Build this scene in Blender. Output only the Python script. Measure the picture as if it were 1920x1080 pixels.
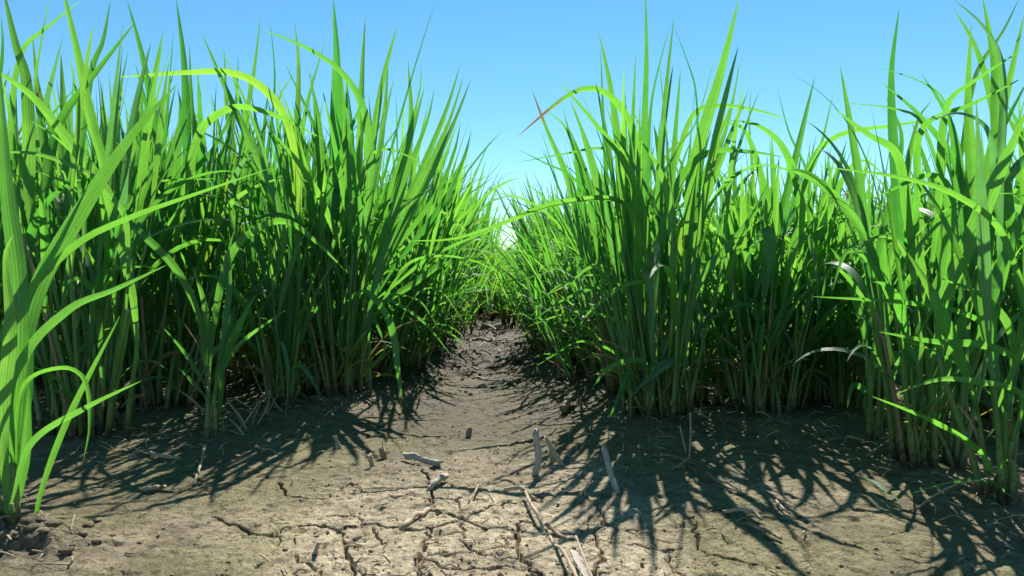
import bpy, math, random
import numpy as np
from mathutils import Vector, Matrix

# ------------------------------------------------------------------ scene, camera, sky, sun
S = bpy.context.scene
for o in list(bpy.data.objects):
    bpy.data.objects.remove(o)
C = S.collection
R = math.radians

CAM_H, FPX, HORIZON = 0.28, 1280.0, 500.0            # eye height (m), focal length in photo pixels, horizon row
PITCH = -math.atan((540.0 - HORIZON) / FPX)
cam = bpy.data.cameras.new('camera')
cam.sensor_width = 36.0
cam.lens = FPX / 1920.0 * 36.0
cam.clip_start, cam.clip_end = 0.02, 2000.0
cam.dof.use_dof = True
cam.dof.focus_distance = 1.10
cam.dof.aperture_fstop = 15.0
cam_o = bpy.data.objects.new('camera', cam)
C.objects.link(cam_o)
cam_o.location = (0, 0, CAM_H)
cam_o.rotation_euler = (math.pi / 2 + PITCH, 0, 0)
S.camera = cam_o

SUN_EL, SUN_AZ = R(51), R(10)
w = bpy.data.worlds.new('World')
S.world = w
w.use_nodes = True
wn, wl = w.node_tree.nodes, w.node_tree.links
wn.clear()
sky = wn.new('ShaderNodeTexSky')
sky.sky_type = 'NISHITA'
sky.sun_disc = False
sky.sun_elevation, sky.sun_rotation = SUN_EL, SUN_AZ
sky.altitude, sky.air_density, sky.dust_density, sky.ozone_density = 1300, 1.0, 0.05, 3.0
hsv = wn.new('ShaderNodeHueSaturation')
hsv.inputs['Saturation'].default_value = 1.20
hsv.inputs['Hue'].default_value = 0.481
bg = wn.new('ShaderNodeBackground')
bg.inputs['Strength'].default_value = 0.068
wo = wn.new('ShaderNodeOutputWorld')
wl.new(sky.outputs[0], hsv.inputs['Color'])
wl.new(hsv.outputs[0], bg.inputs['Color'])
wl.new(bg.outputs[0], wo.inputs['Surface'])

sun = bpy.data.lights.new('sun', 'SUN')
sun.energy, sun.angle, sun.color = 4.0, R(0.5), (1.0, 0.975, 0.93)
sun_o = bpy.data.objects.new('sun', sun)
C.objects.link(sun_o)
sdir = Vector((math.sin(SUN_AZ) * math.cos(SUN_EL), math.cos(SUN_AZ) * math.cos(SUN_EL), math.sin(SUN_EL)))
sun_o.rotation_euler = (-sdir).to_track_quat('-Z', 'Y').to_euler()
sun_o.location = sdir * 20

S.view_settings.view_transform = 'Standard'
S.view_settings.look = 'None'
S.view_settings.exposure = 1.25
S.view_settings.gamma = 1.0
S.cycles.max_bounces = 12
S.cycles.diffuse_bounces = 8
S.cycles.transmission_bounces = 8
S.cycles.use_denoising = True
S.cycles.caustics_reflective = False
S.cycles.sample_clamp_indirect = 6.0

# ------------------------------------------------------------------ helpers
cp, sp = math.cos(PITCH), math.sin(PITCH)

def ray(px, py):
    u, v = (px - 960.0) / FPX, (540.0 - py) / FPX
    return np.array([u, cp - v * sp, sp + v * cp])

def at(px, py, d):
    r = ray(px, py)
    t = d / r[1]
    return np.array([0, 0, CAM_H]) + r * t

def on_ground(px, py, z=0.0):
    r = ray(px, py)
    t = (z - CAM_H) / r[2]
    return np.array([0, 0, CAM_H]) + r * t

def spline(pts, n):
    P = np.asarray(pts, float)
    if len(P) == 2:
        return P[0] + (P[1] - P[0]) * np.linspace(0, 1, n)[:, None]
    L = np.concatenate([[0], np.cumsum(np.sqrt(np.linalg.norm(np.diff(P, axis=0), axis=1)) + 1e-9)])
    m = np.zeros_like(P)
    for i in range(len(P)):
        a, b = max(i - 1, 0), min(i + 1, len(P) - 1)
        m[i] = (P[b] - P[a]) / (L[b] - L[a])
    fine = []
    for i in range(len(P) - 1):
        h = L[i + 1] - L[i]
        s = np.linspace(0, 1, 24, endpoint=(i == len(P) - 2))[:, None]
        fine.append((2*s**3-3*s**2+1)*P[i] + (s**3-2*s**2+s)*h*m[i] + (-2*s**3+3*s**2)*P[i+1] + (s**3-s**2)*h*m[i+1])
    F = np.concatenate(fine)
    d = np.concatenate([[0], np.cumsum(np.linalg.norm(np.diff(F, axis=0), axis=1))])
    q = np.linspace(0, d[-1], n)
    return np.stack([np.interp(q, d, F[:, k]) for k in range(3)], 1)

def unit(v):
    return v / np.maximum(np.linalg.norm(v, axis=-1, keepdims=True), 1e-9)

class Mesh:
    """collects ribbons and tubes, then links them as one mesh object"""
    def __init__(self):
        self.v, self.f, self.uv, self.col, self.n = [], [], [], [], 0
    def add(self, v, f, uv, col):
        self.v.append(v); self.f.append(f + self.n); self.uv.append(uv)
        self.col.append(np.tile(col, (len(v), 1)) if np.ndim(col) == 1 else col)
        self.n += len(v)
    def ribbon(self, path, width, wdir, col, fold=0.25, cols=2):
        n = len(path)
        t = unit(np.gradient(path, axis=0))
        wd = unit(wdir - t * np.sum(wdir * t, 1, keepdims=True))
        nr = np.cross(t, wd)
        us = np.linspace(-1, 1, cols + 1)
        v = np.stack([path + wd * (width * .5 * u)[:, None] + nr * (width * .5 * fold * (abs(u) - .5))[:, None] for u in us], 1).reshape(-1, 3)
        m = cols + 1
        i, j = np.meshgrid(np.arange(n - 1), np.arange(cols), indexing='ij')
        a = (i * m + j).ravel()
        f = np.stack([a, a + 1, a + m + 1, a + m], 1)
        uv = np.stack([np.tile(us * .5 + .5, n), np.repeat(np.linspace(0, 1, n), m)], 1)
        self.add(v, f, uv, col)
    def tube(self, path, rad, col, sides=6, cap=True, flat=1.0):
        n = len(path)
        rad = np.broadcast_to(rad, (n,))
        t = unit(np.gradient(path, axis=0))
        ref = np.array([1., .13, 0.]) if abs(t[:, 0]).mean() < .8 else np.array([0., .2, 1.])
        b = unit(np.cross(t, ref)); c = np.cross(t, b)
        an = np.linspace(0, 2 * math.pi, sides, endpoint=False)
        v = (path[:, None] + b[:, None] * (np.cos(an)[None, :, None] * rad[:, None, None]) * flat + c[:, None] * (np.sin(an)[None, :, None] * rad[:, None, None])).reshape(-1, 3)
        i, j = np.meshgrid(np.arange(n - 1), np.arange(sides), indexing='ij')
        a = (i * sides + j).ravel(); b2 = (i * sides + (j + 1) % sides).ravel()
        f = np.stack([a, b2, b2 + sides, a + sides], 1)
        uv = np.stack([np.tile(np.arange(sides) / sides, n), np.repeat(np.linspace(0, 1, n), sides)], 1)
        if cap:
            cv = np.array([path[0], path[-1]]); k = len(v)
            v = np.concatenate([v, cv]); uv = np.concatenate([uv, [[.5, 0], [.5, 1]]])
            js = np.arange(sides); jn = (js + 1) % sides
            f1 = np.stack([jn, js, np.full(sides, k), np.full(sides, k)], 1)
            f2 = np.stack([js + (n - 1) * sides, jn + (n - 1) * sides, np.full(sides, k + 1), np.full(sides, k + 1)], 1)
            f = np.concatenate([f, f1, f2])
            if np.ndim(col) == 2:
                col = np.concatenate([np.repeat(col, sides, 0), col[[0, -1]]])
        elif np.ndim(col) == 2:
            col = np.repeat(col, sides, 0)
        self.add(v, f, uv, col)
    def data(self, name, mat):
        V = np.concatenate(self.v); F = np.concatenate(self.f)
        UV = np.concatenate(self.uv); COL = np.concatenate(self.col)
        tri = F[:, 2] == F[:, 3]
        ltot = np.where(tri, 3, 4)
        loops = F[np.arange(4)[None, :] < ltot[:, None]]
        me = bpy.data.meshes.new(name)
        me.vertices.add(len(V)); me.vertices.foreach_set('co', V.ravel())
        me.loops.add(len(loops)); me.loops.foreach_set('vertex_index', loops.astype(np.int32))
        me.polygons.add(len(F))
        me.polygons.foreach_set('loop_start', np.concatenate([[0], np.cumsum(ltot)[:-1]]).astype(np.int32))
        me.update(calc_edges=True)
        me.polygons.foreach_set('use_smooth', np.ones(len(F), bool))
        ul = me.uv_layers.new(name='UVMap')
        ul.data.foreach_set('uv', UV[loops].ravel())
        ca = me.color_attributes.new('tone', 'FLOAT_COLOR', 'POINT')
        ca.data.foreach_set('color', COL.astype(np.float32).ravel())
        me.materials.append(mat)
        return me
    def build(self, name, mat, parent=None):
        o = bpy.data.objects.new(name, self.data(name, mat))
        C.objects.link(o)
        o.parent = parent
        return o

def tag(o, label=None, cat=None, group=None, kind=None):
    if label: o['label'] = label
    if cat: o['category'] = cat
    if group: o['group'] = group
    if kind: o['kind'] = kind
    return o

def empty(name, loc):
    o = bpy.data.objects.new(name, None)
    o.empty_display_size = .05
    o.location = loc
    C.objects.link(o)
    return o

# ------------------------------------------------------------------ materials
class NT:
    def __init__(self, name):
        self.m = bpy.data.materials.new(name); self.m.use_nodes = True
        self.t = self.m.node_tree; self.t.nodes.clear()
        self.out = self.t.nodes.new('ShaderNodeOutputMaterial')
    def n(self, typ, **kw):
        nd = self.t.nodes.new(typ)
        for k, v in kw.items():
            if k in nd.inputs.keys(): self.set(nd.inputs[k], v)
            else: setattr(nd, k, v)
        return nd
    def set(self, inp, v):
        if isinstance(v, bpy.types.NodeSocket): self.t.links.new(v, inp)
        else: inp.default_value = v
    def math(self, op, a, b=None, c=None, clamp=False):
        nd = self.t.nodes.new('ShaderNodeMath'); nd.operation = op; nd.use_clamp = clamp
        self.set(nd.inputs[0], a)
        if b is not None: self.set(nd.inputs[1], b)
        if c is not None: self.set(nd.inputs[2], c)
        return nd.outputs[0]
    def mix(self, f, a, b, blend='MIX'):
        nd = self.t.nodes.new('ShaderNodeMix'); nd.data_type = 'RGBA'; nd.blend_type = blend
        self.set(nd.inputs['Factor'], f)
        self.set(nd.inputs[6], a if not isinstance(a, tuple) else (*a, 1)); self.set(nd.inputs[7], b if not isinstance(b, tuple) else (*b, 1))
        return nd.outputs[2]
    def ramp(self, x, lo, hi):
        nd = self.t.nodes.new('ShaderNodeMapRange'); nd.interpolation_type = 'SMOOTHSTEP'
        self.set(nd.inputs[0], x); nd.inputs[1].default_value = lo; nd.inputs[2].default_value = hi
        return nd.outputs[0]

def leaf_material():
    k = NT('rice_leaf')
    att = k.n('ShaderNodeAttribute', attribute_name='tone')
    sep = k.n('ShaderNodeSeparateColor', Color=att.outputs['Color'])
    rnd, dry, tipb = sep.outputs[0], sep.outputs[1], sep.outputs[2]
    uv = k.n('ShaderNodeUVMap', uv_map='UVMap')
    sx = k.n('ShaderNodeSeparateXYZ', Vector=uv.outputs[0])
    u, v = sx.outputs[0], sx.outputs[1]
    # parallel veins and a pale midrib
    vein = k.math('SINE', k.math('MULTIPLY', u, 75.0))
    vein2 = k.math('SINE', k.math('MULTIPLY', u, 31.0))
    vv = k.math('MULTIPLY_ADD', vein2, .12, k.math('MULTIPLY', vein, .15))
    rib = k.math('SUBTRACT', 1.0, k.ramp(k.math('ABSOLUTE', k.math('SUBTRACT', u, .5)), .02, .075))
    geo = k.n('ShaderNodeNewGeometry')
    noi = k.n('ShaderNodeTexNoise', Vector=geo.outputs['Position'], Scale=38.0, Detail=3.0)
    spk = k.n('ShaderNodeTexNoise', Vector=geo.outputs['Position'], Scale=260.0, Detail=2.0)
    spot = k.ramp(spk.outputs[0], .715, .74)
    shade = k.math('ADD', k.math('ADD', 1.0, vv), k.math('MULTIPLY', k.math('SUBTRACT', noi.outputs[0], .5), .5))
    # reflected colour
    g = k.mix(rnd, (.036, .115, .044), (.072, .170, .062))
    g = k.mix(k.math('MULTIPLY', rib, .6), g, (.15, .27, .10))
    tr = k.mix(rnd, (.095, .43, .036), (.29, .68, .050))
    tr = k.mix(k.math('MULTIPLY', rib, .35), tr, (.10, .30, .01))
    gray_sheen = k.math('SUBTRACT', 1.0, att.outputs['Alpha'])
    g = k.mix(gray_sheen, g, (.13, .235, .13)); tr = k.mix(gray_sheen, tr, (.10, .30, .08))  # sheen of sunlit upper sides, mixed into the colour of some blades
    # yellowing, dry tips, rust specks
    yel = k.ramp(dry, .15, .6)
    g = k.mix(yel, g, (.20, .22, .03)); tr = k.mix(yel, tr, (.55, .62, .03))
    ded = k.ramp(dry, .65, .95)
    g = k.mix(ded, g, (.30, .22, .13)); tr = k.mix(ded, tr, (.30, .20, .09))
    tmask = k.math('MULTIPLY', k.ramp(k.math('ADD', v, k.math('MULTIPLY', k.math('SUBTRACT', noi.outputs[0], .5), .25)), .80, .93), tipb)
    g = k.mix(tmask, g, (.20, .125, .055)); tr = k.mix(tmask, tr, (.27, .16, .045))
    g = k.mix(k.math('MULTIPLY', spot, .7), g, (.16, .06, .015)); tr = k.mix(k.math('MULTIPLY', spot, .7), tr, (.14, .07, .01))
    vm = k.n('ShaderNodeVectorMath', operation='SCALE'); k.set(vm.inputs[0], g); k.set(vm.inputs['Scale'], shade)
    vt = k.n('ShaderNodeVectorMath', operation='SCALE'); k.set(vt.inputs[0], tr); k.set(vt.inputs['Scale'], shade)
    bmp = k.n('ShaderNodeBump', Strength=.35, Distance=.0006, Height=k.math('ADD', k.math('MULTIPLY', vein, .5), k.math('MULTIPLY', rib, 1.2)))
    p = k.n('ShaderNodeBsdfPrincipled', Roughness=.40, Normal=bmp.outputs[0])
    k.set(p.inputs['Base Color'], vm.outputs[0]); p.inputs['Specular IOR Level'].default_value = .55
    t = k.n('ShaderNodeBsdfTranslucent', Normal=bmp.outputs[0]); k.set(t.inputs['Color'], vt.outputs[0])
    mx = k.n('ShaderNodeMixShader'); mx.inputs[0].default_value = .50
    k.t.links.new(p.outputs[0], mx.inputs[1]); k.t.links.new(t.outputs[0], mx.inputs[2])
    k.t.links.new(mx.outputs[0], k.out.inputs[0])
    return k.m

def stalk_material():
    k = NT('rice_stalk')
    att = k.n('ShaderNodeAttribute', attribute_name='tone')
    sep = k.n('ShaderNodeSeparateColor', Color=att.outputs['Color'])
    rnd, dry, hgt = sep.outputs[0], sep.outputs[1], sep.outputs[2]      # hgt = metres above the soil
    uv = k.n('ShaderNodeUVMap', uv_map='UVMap')
    sx = k.n('ShaderNodeSeparateXYZ', Vector=uv.outputs[0])
    stripe = k.math('SINE', k.math('MULTIPLY', sx.outputs[0], 44.0))
    geo = k.n('ShaderNodeNewGeometry')
    noi = k.n('ShaderNodeTexNoise', Vector=geo.outputs['Position'], Scale=90.0, Detail=4.0)
    spk = k.n('ShaderNodeTexNoise', Vector=geo.outputs['Position'], Scale=330.0, Detail=1.0)
    c = k.mix(rnd, (.075, .20, .038), (.15, .29, .07))
    c = k.mix(k.ramp(hgt, .10, .02), c, (.21, .28, .09))
    c = k.mix(k.math('MULTIPLY_ADD', stripe, .12, .12), c, (.20, .33, .10))
    c = k.mix(k.ramp(dry, .4, .9), c, (.30, .22, .12))
    c = k.mix(k.math('MULTIPLY', k.ramp(spk.outputs[0], .63, .67), k.ramp(hgt, .16, .05)), c, (.07, .05, .03))
    mud = k.math('MULTIPLY', k.ramp(k.math('ADD', hgt, k.math('MULTIPLY', k.math('SUBTRACT', noi.outputs[0], .5), .10)), .030, .006), .85)
    c = k.mix(mud, c, (.10, .075, .05))
    p = k.n('ShaderNodeBsdfPrincipled', Roughness=.45); k.set(p.inputs['Base Color'], c)
    t = k.n('ShaderNodeBsdfTranslucent'); k.set(t.inputs['Color'], k.mix(mud, (.16, .42, .02), (.02, .015, .01)))
    mx = k.n('ShaderNodeMixShader'); mx.inputs[0].default_value = .28
    k.t.links.new(p.outputs[0], mx.inputs[1]); k.t.links.new(t.outputs[0], mx.inputs[2])
    k.t.links.new(mx.outputs[0], k.out.inputs[0])
    return k.m

def straw_material(name, a, b, scale=60):
    k = NT(name)
    tc = k.n('ShaderNodeTexCoord')
    uv = k.n('ShaderNodeUVMap', uv_map='UVMap')
    mp = k.n('ShaderNodeMapping', Vector=uv.outputs[0]); mp.inputs['Scale'].default_value = (26, 2.2, 1)
    fib = k.n('ShaderNodeTexNoise', Vector=mp.outputs[0], Scale=1.6, Detail=5.0)
    noi = k.n('ShaderNodeTexNoise', Vector=tc.outputs['Object'], Scale=float(scale), Detail=4.0)
    c = k.mix(k.ramp(fib.outputs[0], .3, .7), a, b)
    c = k.mix(k.math('MULTIPLY', k.ramp(noi.outputs[0], .58, .72), .75), c, (.07, .055, .04))
    bmp = k.n('ShaderNodeBump', Strength=.6, Distance=.001, Height=fib.outputs[0])
    p = k.n('ShaderNodeBsdfPrincipled', Roughness=.75, Normal=bmp.outputs[0]); k.set(p.inputs['Base Color'], c)
    k.t.links.new(p.outputs[0], k.out.inputs[0])
    return k.m

def mud_material():
    k = NT('drying_mud')
    att = k.n('ShaderNodeAttribute', attribute_name='tone')
    sep = k.n('ShaderNodeSeparateColor', Color=att.outputs['Color'])
    dry, alg, dirt = sep.outputs[0], sep.outputs[1], sep.outputs[2]
    geo = k.n('ShaderNodeNewGeometry'); P = geo.outputs['Position']
    n1 = k.n('ShaderNodeTexNoise', Vector=P, Scale=9.0, Detail=6.0, Roughness=.62)
    n2 = k.n('ShaderNodeTexNoise', Vector=P, Scale=70.0, Detail=6.0, Roughness=.7)
    n3 = k.n('ShaderNodeTexNoise', Vector=P, Scale=420.0, Detail=4.0, Roughness=.7)
    vo = k.n('ShaderNodeTexVoronoi', Vector=P, Scale=150.0)
    wet = k.mix(k.ramp(n2.outputs[0], .3, .7), (.046, .033, .0145), (.104, .076, .035))
    pb = k.mix(k.ramp(n2.outputs[0], .32, .68), (.295, .238, .147), (.535, .440, .288))
    po = k.mix(k.ramp(n2.outputs[0], .32, .68), (.165, .142, .066), (.305, .266, .138))
    pale = k.mix(k.ramp(alg, .08, .45), pb, po)
    c = k.mix(dry, wet, pale)
    c = k.mix(k.math('MULTIPLY', alg, k.math('MULTIPLY', k.ramp(n1.outputs[0], .42, .62), .55)), c, k.mix(dry, (.075, .070, .025), (.22, .21, .085)))
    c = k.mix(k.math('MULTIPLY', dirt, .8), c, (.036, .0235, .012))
    c = k.mix(k.math('MULTIPLY', k.ramp(n3.outputs[0], .53, .64), .82), c, (.042, .030, .019))
    n4 = k.n('ShaderNodeTexNoise', Vector=P, Scale=130.0, Detail=3.0)
    c = k.mix(k.math('MULTIPLY', k.ramp(n4.outputs[0], .57, .67), k.math('MULTIPLY_ADD', k.ramp(n1.outputs[0], .40, .60), .55, .3)), c, (.055, .040, .025))
    c = k.mix(k.math('MULTIPLY', k.ramp(n3.outputs[0], .40, .28), .4), c, k.mix(dry, (.10, .078, .045), (.55, .46, .33)))
    n5 = k.n('ShaderNodeTexNoise', Vector=P, Scale=24.0, Detail=5.0, Roughness=.7)
    c = k.mix(k.math('MULTIPLY', k.ramp(n5.outputs[0], .52, .66), .68), c, (.085, .062, .034))
    c = k.mix(k.math('MULTIPLY', k.ramp(n1.outputs[0], .58, .36), .35), c, (.10, .078, .046))
    # crumbly surface
    pit = k.ramp(vo.outputs['Distance'], .08, .34)
    h = k.math('ADD', k.math('MULTIPLY', n2.outputs[0], 1.0), k.math('MULTIPLY', n3.outputs[0], .30))
    h = k.math('ADD', h, k.math('MULTIPLY', pit, k.math('MULTIPLY', k.ramp(n1.outputs[0], .35, .65), .22)))
    bmp = k.n('ShaderNodeBump', Strength=1.0, Distance=.0070, Height=h)
    p = k.n('ShaderNodeBsdfPrincipled', Normal=bmp.outputs[0]); k.set(p.inputs['Base Color'], c)
    k.set(p.inputs['Roughness'], k.math('MULTIPLY_ADD', dry, .25, .68)); p.inputs['Specular IOR Level'].default_value = .25
    k.t.links.new(p.outputs[0], k.out.inputs[0])
    return k.m

LEAF, STALK, MUD = leaf_material(), stalk_material(), mud_material()
STRAW = straw_material('weathered_straw', (.25, .175, .10), (.50, .40, .26))
GREY = straw_material('grey_stubble', (.20, .165, .125), (.50, .43, .34), 90)
BROWN = straw_material('brown_straw', (.16, .10, .06), (.34, .24, .15))
CLOD = MUD

# ------------------------------------------------------------------ noise
def perlin(x, y, seed=0):
    xi, yi = np.floor(x).astype(np.int64), np.floor(y).astype(np.int64)
    xf, yf = x - xi, y - yi
    def g(ix, iy, dx, dy):
        h = (ix * 374761393 + iy * 668265263 + seed * 982451653) & 0x7fffffff
        h = ((h ^ (h >> 13)) * 1274126177) & 0x7fffffff
        a = (h & 0xffff) / 65536.0 * 2 * math.pi
        return np.cos(a) * dx + np.sin(a) * dy
    u, v = xf**3*(xf*(xf*6-15)+10), yf**3*(yf*(yf*6-15)+10)
    a = g(xi, yi, xf, yf) * (1-u) + g(xi+1, yi, xf-1, yf) * u
    b = g(xi, yi+1, xf, yf-1) * (1-u) + g(xi+1, yi+1, xf-1, yf-1) * u
    return (a * (1-v) + b * v) * 1.4

def fbm(x, y, f, octv=4, seed=0):
    s, a = 0, 1
    for i in range(octv):
        s = s + a * perlin(x * f + 7.3 * i, y * f - 3.1 * i, seed + i)
        f *= 2.03; a *= .5
    return s

# ------------------------------------------------------------------ where things stand
# foreground clumps: name -> (base pixel, tillers, disc radius, height, kind of growth)
FG = {
 'L1': ((632, 748), 30, .055, .66, 'tall'),   'L2': ((535, 772), 9, .030, .42, 'leafy'),
 'L3': ((300, 768), 24, .065, .62, 'tall'),   'L4': ((170, 826), 12, .045, .62, 'tall'),
 'L5': ((388, 826), 1, .010, .24, 'young'),   'L6': ((26, 1014), 1, .010, .40, 'young'),
 'R1': ((1236, 790), 23, .050, .62, 'tall'),  'R2': ((1432, 782), 20, .050, .50, 'arch'),
 'R3': ((1640, 838), 3, .012, .36, 'young'),  'R4': ((1738, 880), 8, .045, .55, 'arch'),
 'R5': ((1888, 948), 4, .022, .46, 'leafy'),  'CC': ((957, 607), 16, .04, .50, 'lush'),
}
BASE = {k: on_ground(*v[0]) for k, v in FG.items()}

rows = []          # (x, y, row name)
rs = random.Random(5)
def add_row(x0, slope, y0, y1, name, step=.20, wig=.02, scale=1.0):
    y = y0
    while y < y1:
        x = x0 + slope * (y - y0) + rs.uniform(-wig, wig)
        if abs(x) < .80 * y + .12:
            rows.append((x, y + rs.uniform(-.03, .03), name, scale * rs.uniform(.92, 1.06)))
        y += step
add_row(-.375, .046, 1.66, 4.6, 'LA', .185)
add_row(-.60, .03, 1.62, 4.4, 'LB', .20)
add_row(-.86, .02, 1.46, 4.2, 'LC', .21)
add_row(-1.12, .02, 1.36, 3.9, 'LD', .22)
add_row(-1.38, 0, 1.66, 3.6, 'LD', .24)
add_row(-1.66, 0, 2.0, 3.4, 'LD', .26)
add_row(-.30, .060, 1.80, 3.0, 'LT', .19, .03)
add_row(.195, -.032, 1.62, 2.9, 'RT', .19, .03)
add_row(.262, -.022, 1.45, 4.6, 'RA', .185, scale=.92)
add_row(.50, -.01, 1.50, 4.4, 'RB', .20, scale=.84)
add_row(.76, 0, 1.46, 4.2, 'RC', .21, scale=.84)
add_row(1.02, 0, 1.30, 3.9, 'RD', .22, scale=.86)
add_row(1.28, 0, 1.58, 3.6, 'RD', .24, scale=.86)
add_row(1.55, 0, 1.9, 3.4, 'RD', .26, scale=.86)
add_row(0.0, 0, 4.15, 5.6, 'MM', .16, .05, scale=.78)
for x, y, nm, sc in ((-.80, 1.27, 'LC', .95), (-.98, 1.12, 'LD', 1.0), (-.46, 1.50, 'LB', .9), (.40, 1.38, 'RB', .75), (.86, 1.12, 'RD', .9), (.98, 1.02, 'RD', .95), (.61, 1.44, 'RB', .8), (.68, 1.60, 'RC', .8), (.90, 1.27, 'RD', .8), (.76, 1.22, 'RC', .7), (.54, 1.36, 'RB', .78), (.67, 1.36, 'RC', .74), (-.66, 1.44, 'LB', .9), (-.125, 3.78, 'MM', .70), (-.06, 4.05, 'MM', .66)):
    rows.append((x, y, nm, sc))

# ------------------------------------------------------------------ the mud
def axis(core, grow, end):
    a = list(core); s = a[-1] - a[-2]
    while a[-1] < end:
        s *= grow; a.append(a[-1] + s)
    return a
xr = axis(list(np.arange(0, .42, .0016)) + list(np.arange(.42, 1.15, .0042)), 1.10, 120)
xs = np.array([-v for v in xr[:0:-1]] + xr)
yr = axis(list(np.arange(.52, .98, .0016)) + list(np.arange(.98, 1.6, .004)) + list(np.arange(1.6, 4.0, .010)), 1.12, 200)
yb = axis([.52, .516], 1.25, 60) if False else []
s, yv, back = .0016, .52, []
while yv > -60:
    s *= 1.22; yv -= s; back.append(yv)
ys = np.array(back[::-1] + yr)
X, Y = np.meshgrid(xs, ys)
near = np.exp(-((np.maximum(np.hypot(X, Y - 1) - 3, 0)) / 4) ** 2)

CRACKS = [
 ([(844,903),(870,909),(903,906),(956,893)], 3.0), ([(655,900),(677,913),(715,914),(758,910)], 3.0),
 ([(790,876),(803,893),(811,926),(803,946)], 4.0), ([(803,946),(825,953),(849,962),(866,966)], 6.5),
 ([(866,966),(885,957),(908,948),(935,939),(962,930)], 3.6), ([(560,982),(607,984),(660,983),(699,979),(740,982),(785,985),(833,979),(866,966)], 4.0),
 ([(866,968),(895,978),(919,984),(950,982)], 3.4), ([(806,985),(802,1005),(790,1022),(785,1042),(786,1062),(783,1100)], 5.0),
 ([(645,1026),(652,1042),(655,1064),(668,1082)], 6.0), ([(607,980),(640,996),(648,1020)], 3.6),
 ([(975,970),(972,990),(969,1018),(972,1048),(990,1056),(1008,1072),(1012,1090)], 6.5), ([(500,1005),(518,1000),(532,988)], 4),
 ([(1008,932),(1022,923),(1050,920),(1090,914)], 4.0), ([(1125,946),(1136,968),(1134,985),(1120,996),(1131,1037),(1118,1066),(1115,1090)], 4.4),
 ([(1104,1010),(1136,1014),(1180,1018),(1244,1027),(1275,1028)], 3.0), ([(1300,965),(1308,1000),(1316,1028)], 3.2),
 ([(516,903),(530,912),(540,924)], 3.4), ([(975,970),(1000,976),(1030,1000),(1060,1008),(1110,1012)], 3.6),
 ([(540,1040),(600,1070),(600,1090)], 3), ([(1180,945),(1215,949),(1260,944)], 3.4),
 ([(866,972),(870,1010),(900,1040),(972,1048)], 1.8), ([(700,984),(712,1020),(645,1026)], 1.8), ([(785,1050),(850,1070),(930,1066),(1010,1070)], 2.0),
 ([(400,965),(450,985),(500,1005),(560,982)], 1.8), ([(1244,1027),(1262,1060),(1290,1090)], 2.4), ([(1316,1028),(1360,1040),(1420,1052)], 1.8),
 ([(540,924),(600,930),(655,900)], 1.8), ([(1090,914),(1125,946)], 2.2), ([(956,893),(1008,932)], 1.6),
]
base_h = .008 * fbm(X, Y, 1.7, 3, 3) * near + .0013 * fbm(X, Y, 16, 4, 11) * near
soft = .0009 * fbm(X, Y, 60, 3, 21) * np.clip(near, 0, 1)
H = base_h + soft
H += (.0020 * np.clip(fbm(X, Y, 34, 3, 31), 0, 1) ** 1.5) * near             # clods
H -= .006 * np.clip(fbm(X + 5, Y, 48, 2, 41) - .20, 0, 1) * near
H += .012 * fbm(X, Y, 13, 5, 43) * near * np.clip((Y - 1.5) / .4, 0, 1)             # pits
H -= .012 * np.exp(-((X) / .16) ** 2) * near * np.clip((Y - 1.1) / .5, 0, 1)  # the furrow
H += .011 * np.exp(-((np.abs(X) - .33) / .10) ** 2) * near * np.clip((Y - 1.2) / .3, 0, 1)
for nm, b in BASE.items():                                                      # soil drawn up round each clump
    r = FG[nm][2] + .035
    H += (.014 if nm not in ('L5', 'R3') else .008) * np.exp(-((X - b[0]) ** 2 + (Y - b[1]) ** 2) / (r * r))
cl = BASE['L6']
H += np.clip(.018 * np.exp(-((X - cl[0] - .03) ** 2 + (Y - cl[1] + .02) ** 2) / .055 ** 2) * (.6 + .9 * np.clip(fbm(X, Y, 40, 3, 51), -.6, 1)), 0, .04)
dirt = .45 * np.exp(-((X - cl[0] - .03) ** 2 + (Y - cl[1] + .02) ** 2) / .07 ** 2)

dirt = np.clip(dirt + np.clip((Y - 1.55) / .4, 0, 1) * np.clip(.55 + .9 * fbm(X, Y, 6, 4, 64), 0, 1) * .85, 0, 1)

def carve(P, width, depth):
    global H
    for a, b in zip(P[:-1], P[1:]):
        m = .02
        i0, i1 = np.searchsorted(ys, [min(a[1], b[1]) - m, max(a[1], b[1]) + m])
        j0, j1 = np.searchsorted(xs, [min(a[0], b[0]) - m, max(a[0], b[0]) + m])
        if i1 <= i0 or j1 <= j0: continue
        x, y = X[i0:i1, j0:j1], Y[i0:i1, j0:j1]
        d = b[:2] - a[:2]; L = max(d @ d, 1e-12)
        t = np.clip(((x - a[0]) * d[0] + (y - a[1]) * d[1]) / L, 0, 1)
        dist = np.hypot(x - a[0] - t * d[0], y - a[1] - t * d[1])
        lip = .0006 * np.exp(-((dist - width) / .006) ** 2)
        prof = -depth * np.clip(1.6 * (1 - dist / width), 0, 1)
        DEP[i0:i1, j0:j1] = np.minimum(DEP[i0:i1, j0:j1], prof)
        LIP[i0:i1, j0:j1] = np.maximum(LIP[i0:i1, j0:j1], lip)
def dry_c(x, y): return np.exp(-(((x + .02) / .36) ** 2 + ((y - .62) / .36) ** 2) ** 1.5)
DEP, LIP = np.zeros_like(H), np.zeros_like(H)
rc = np.random.default_rng(8)
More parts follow.
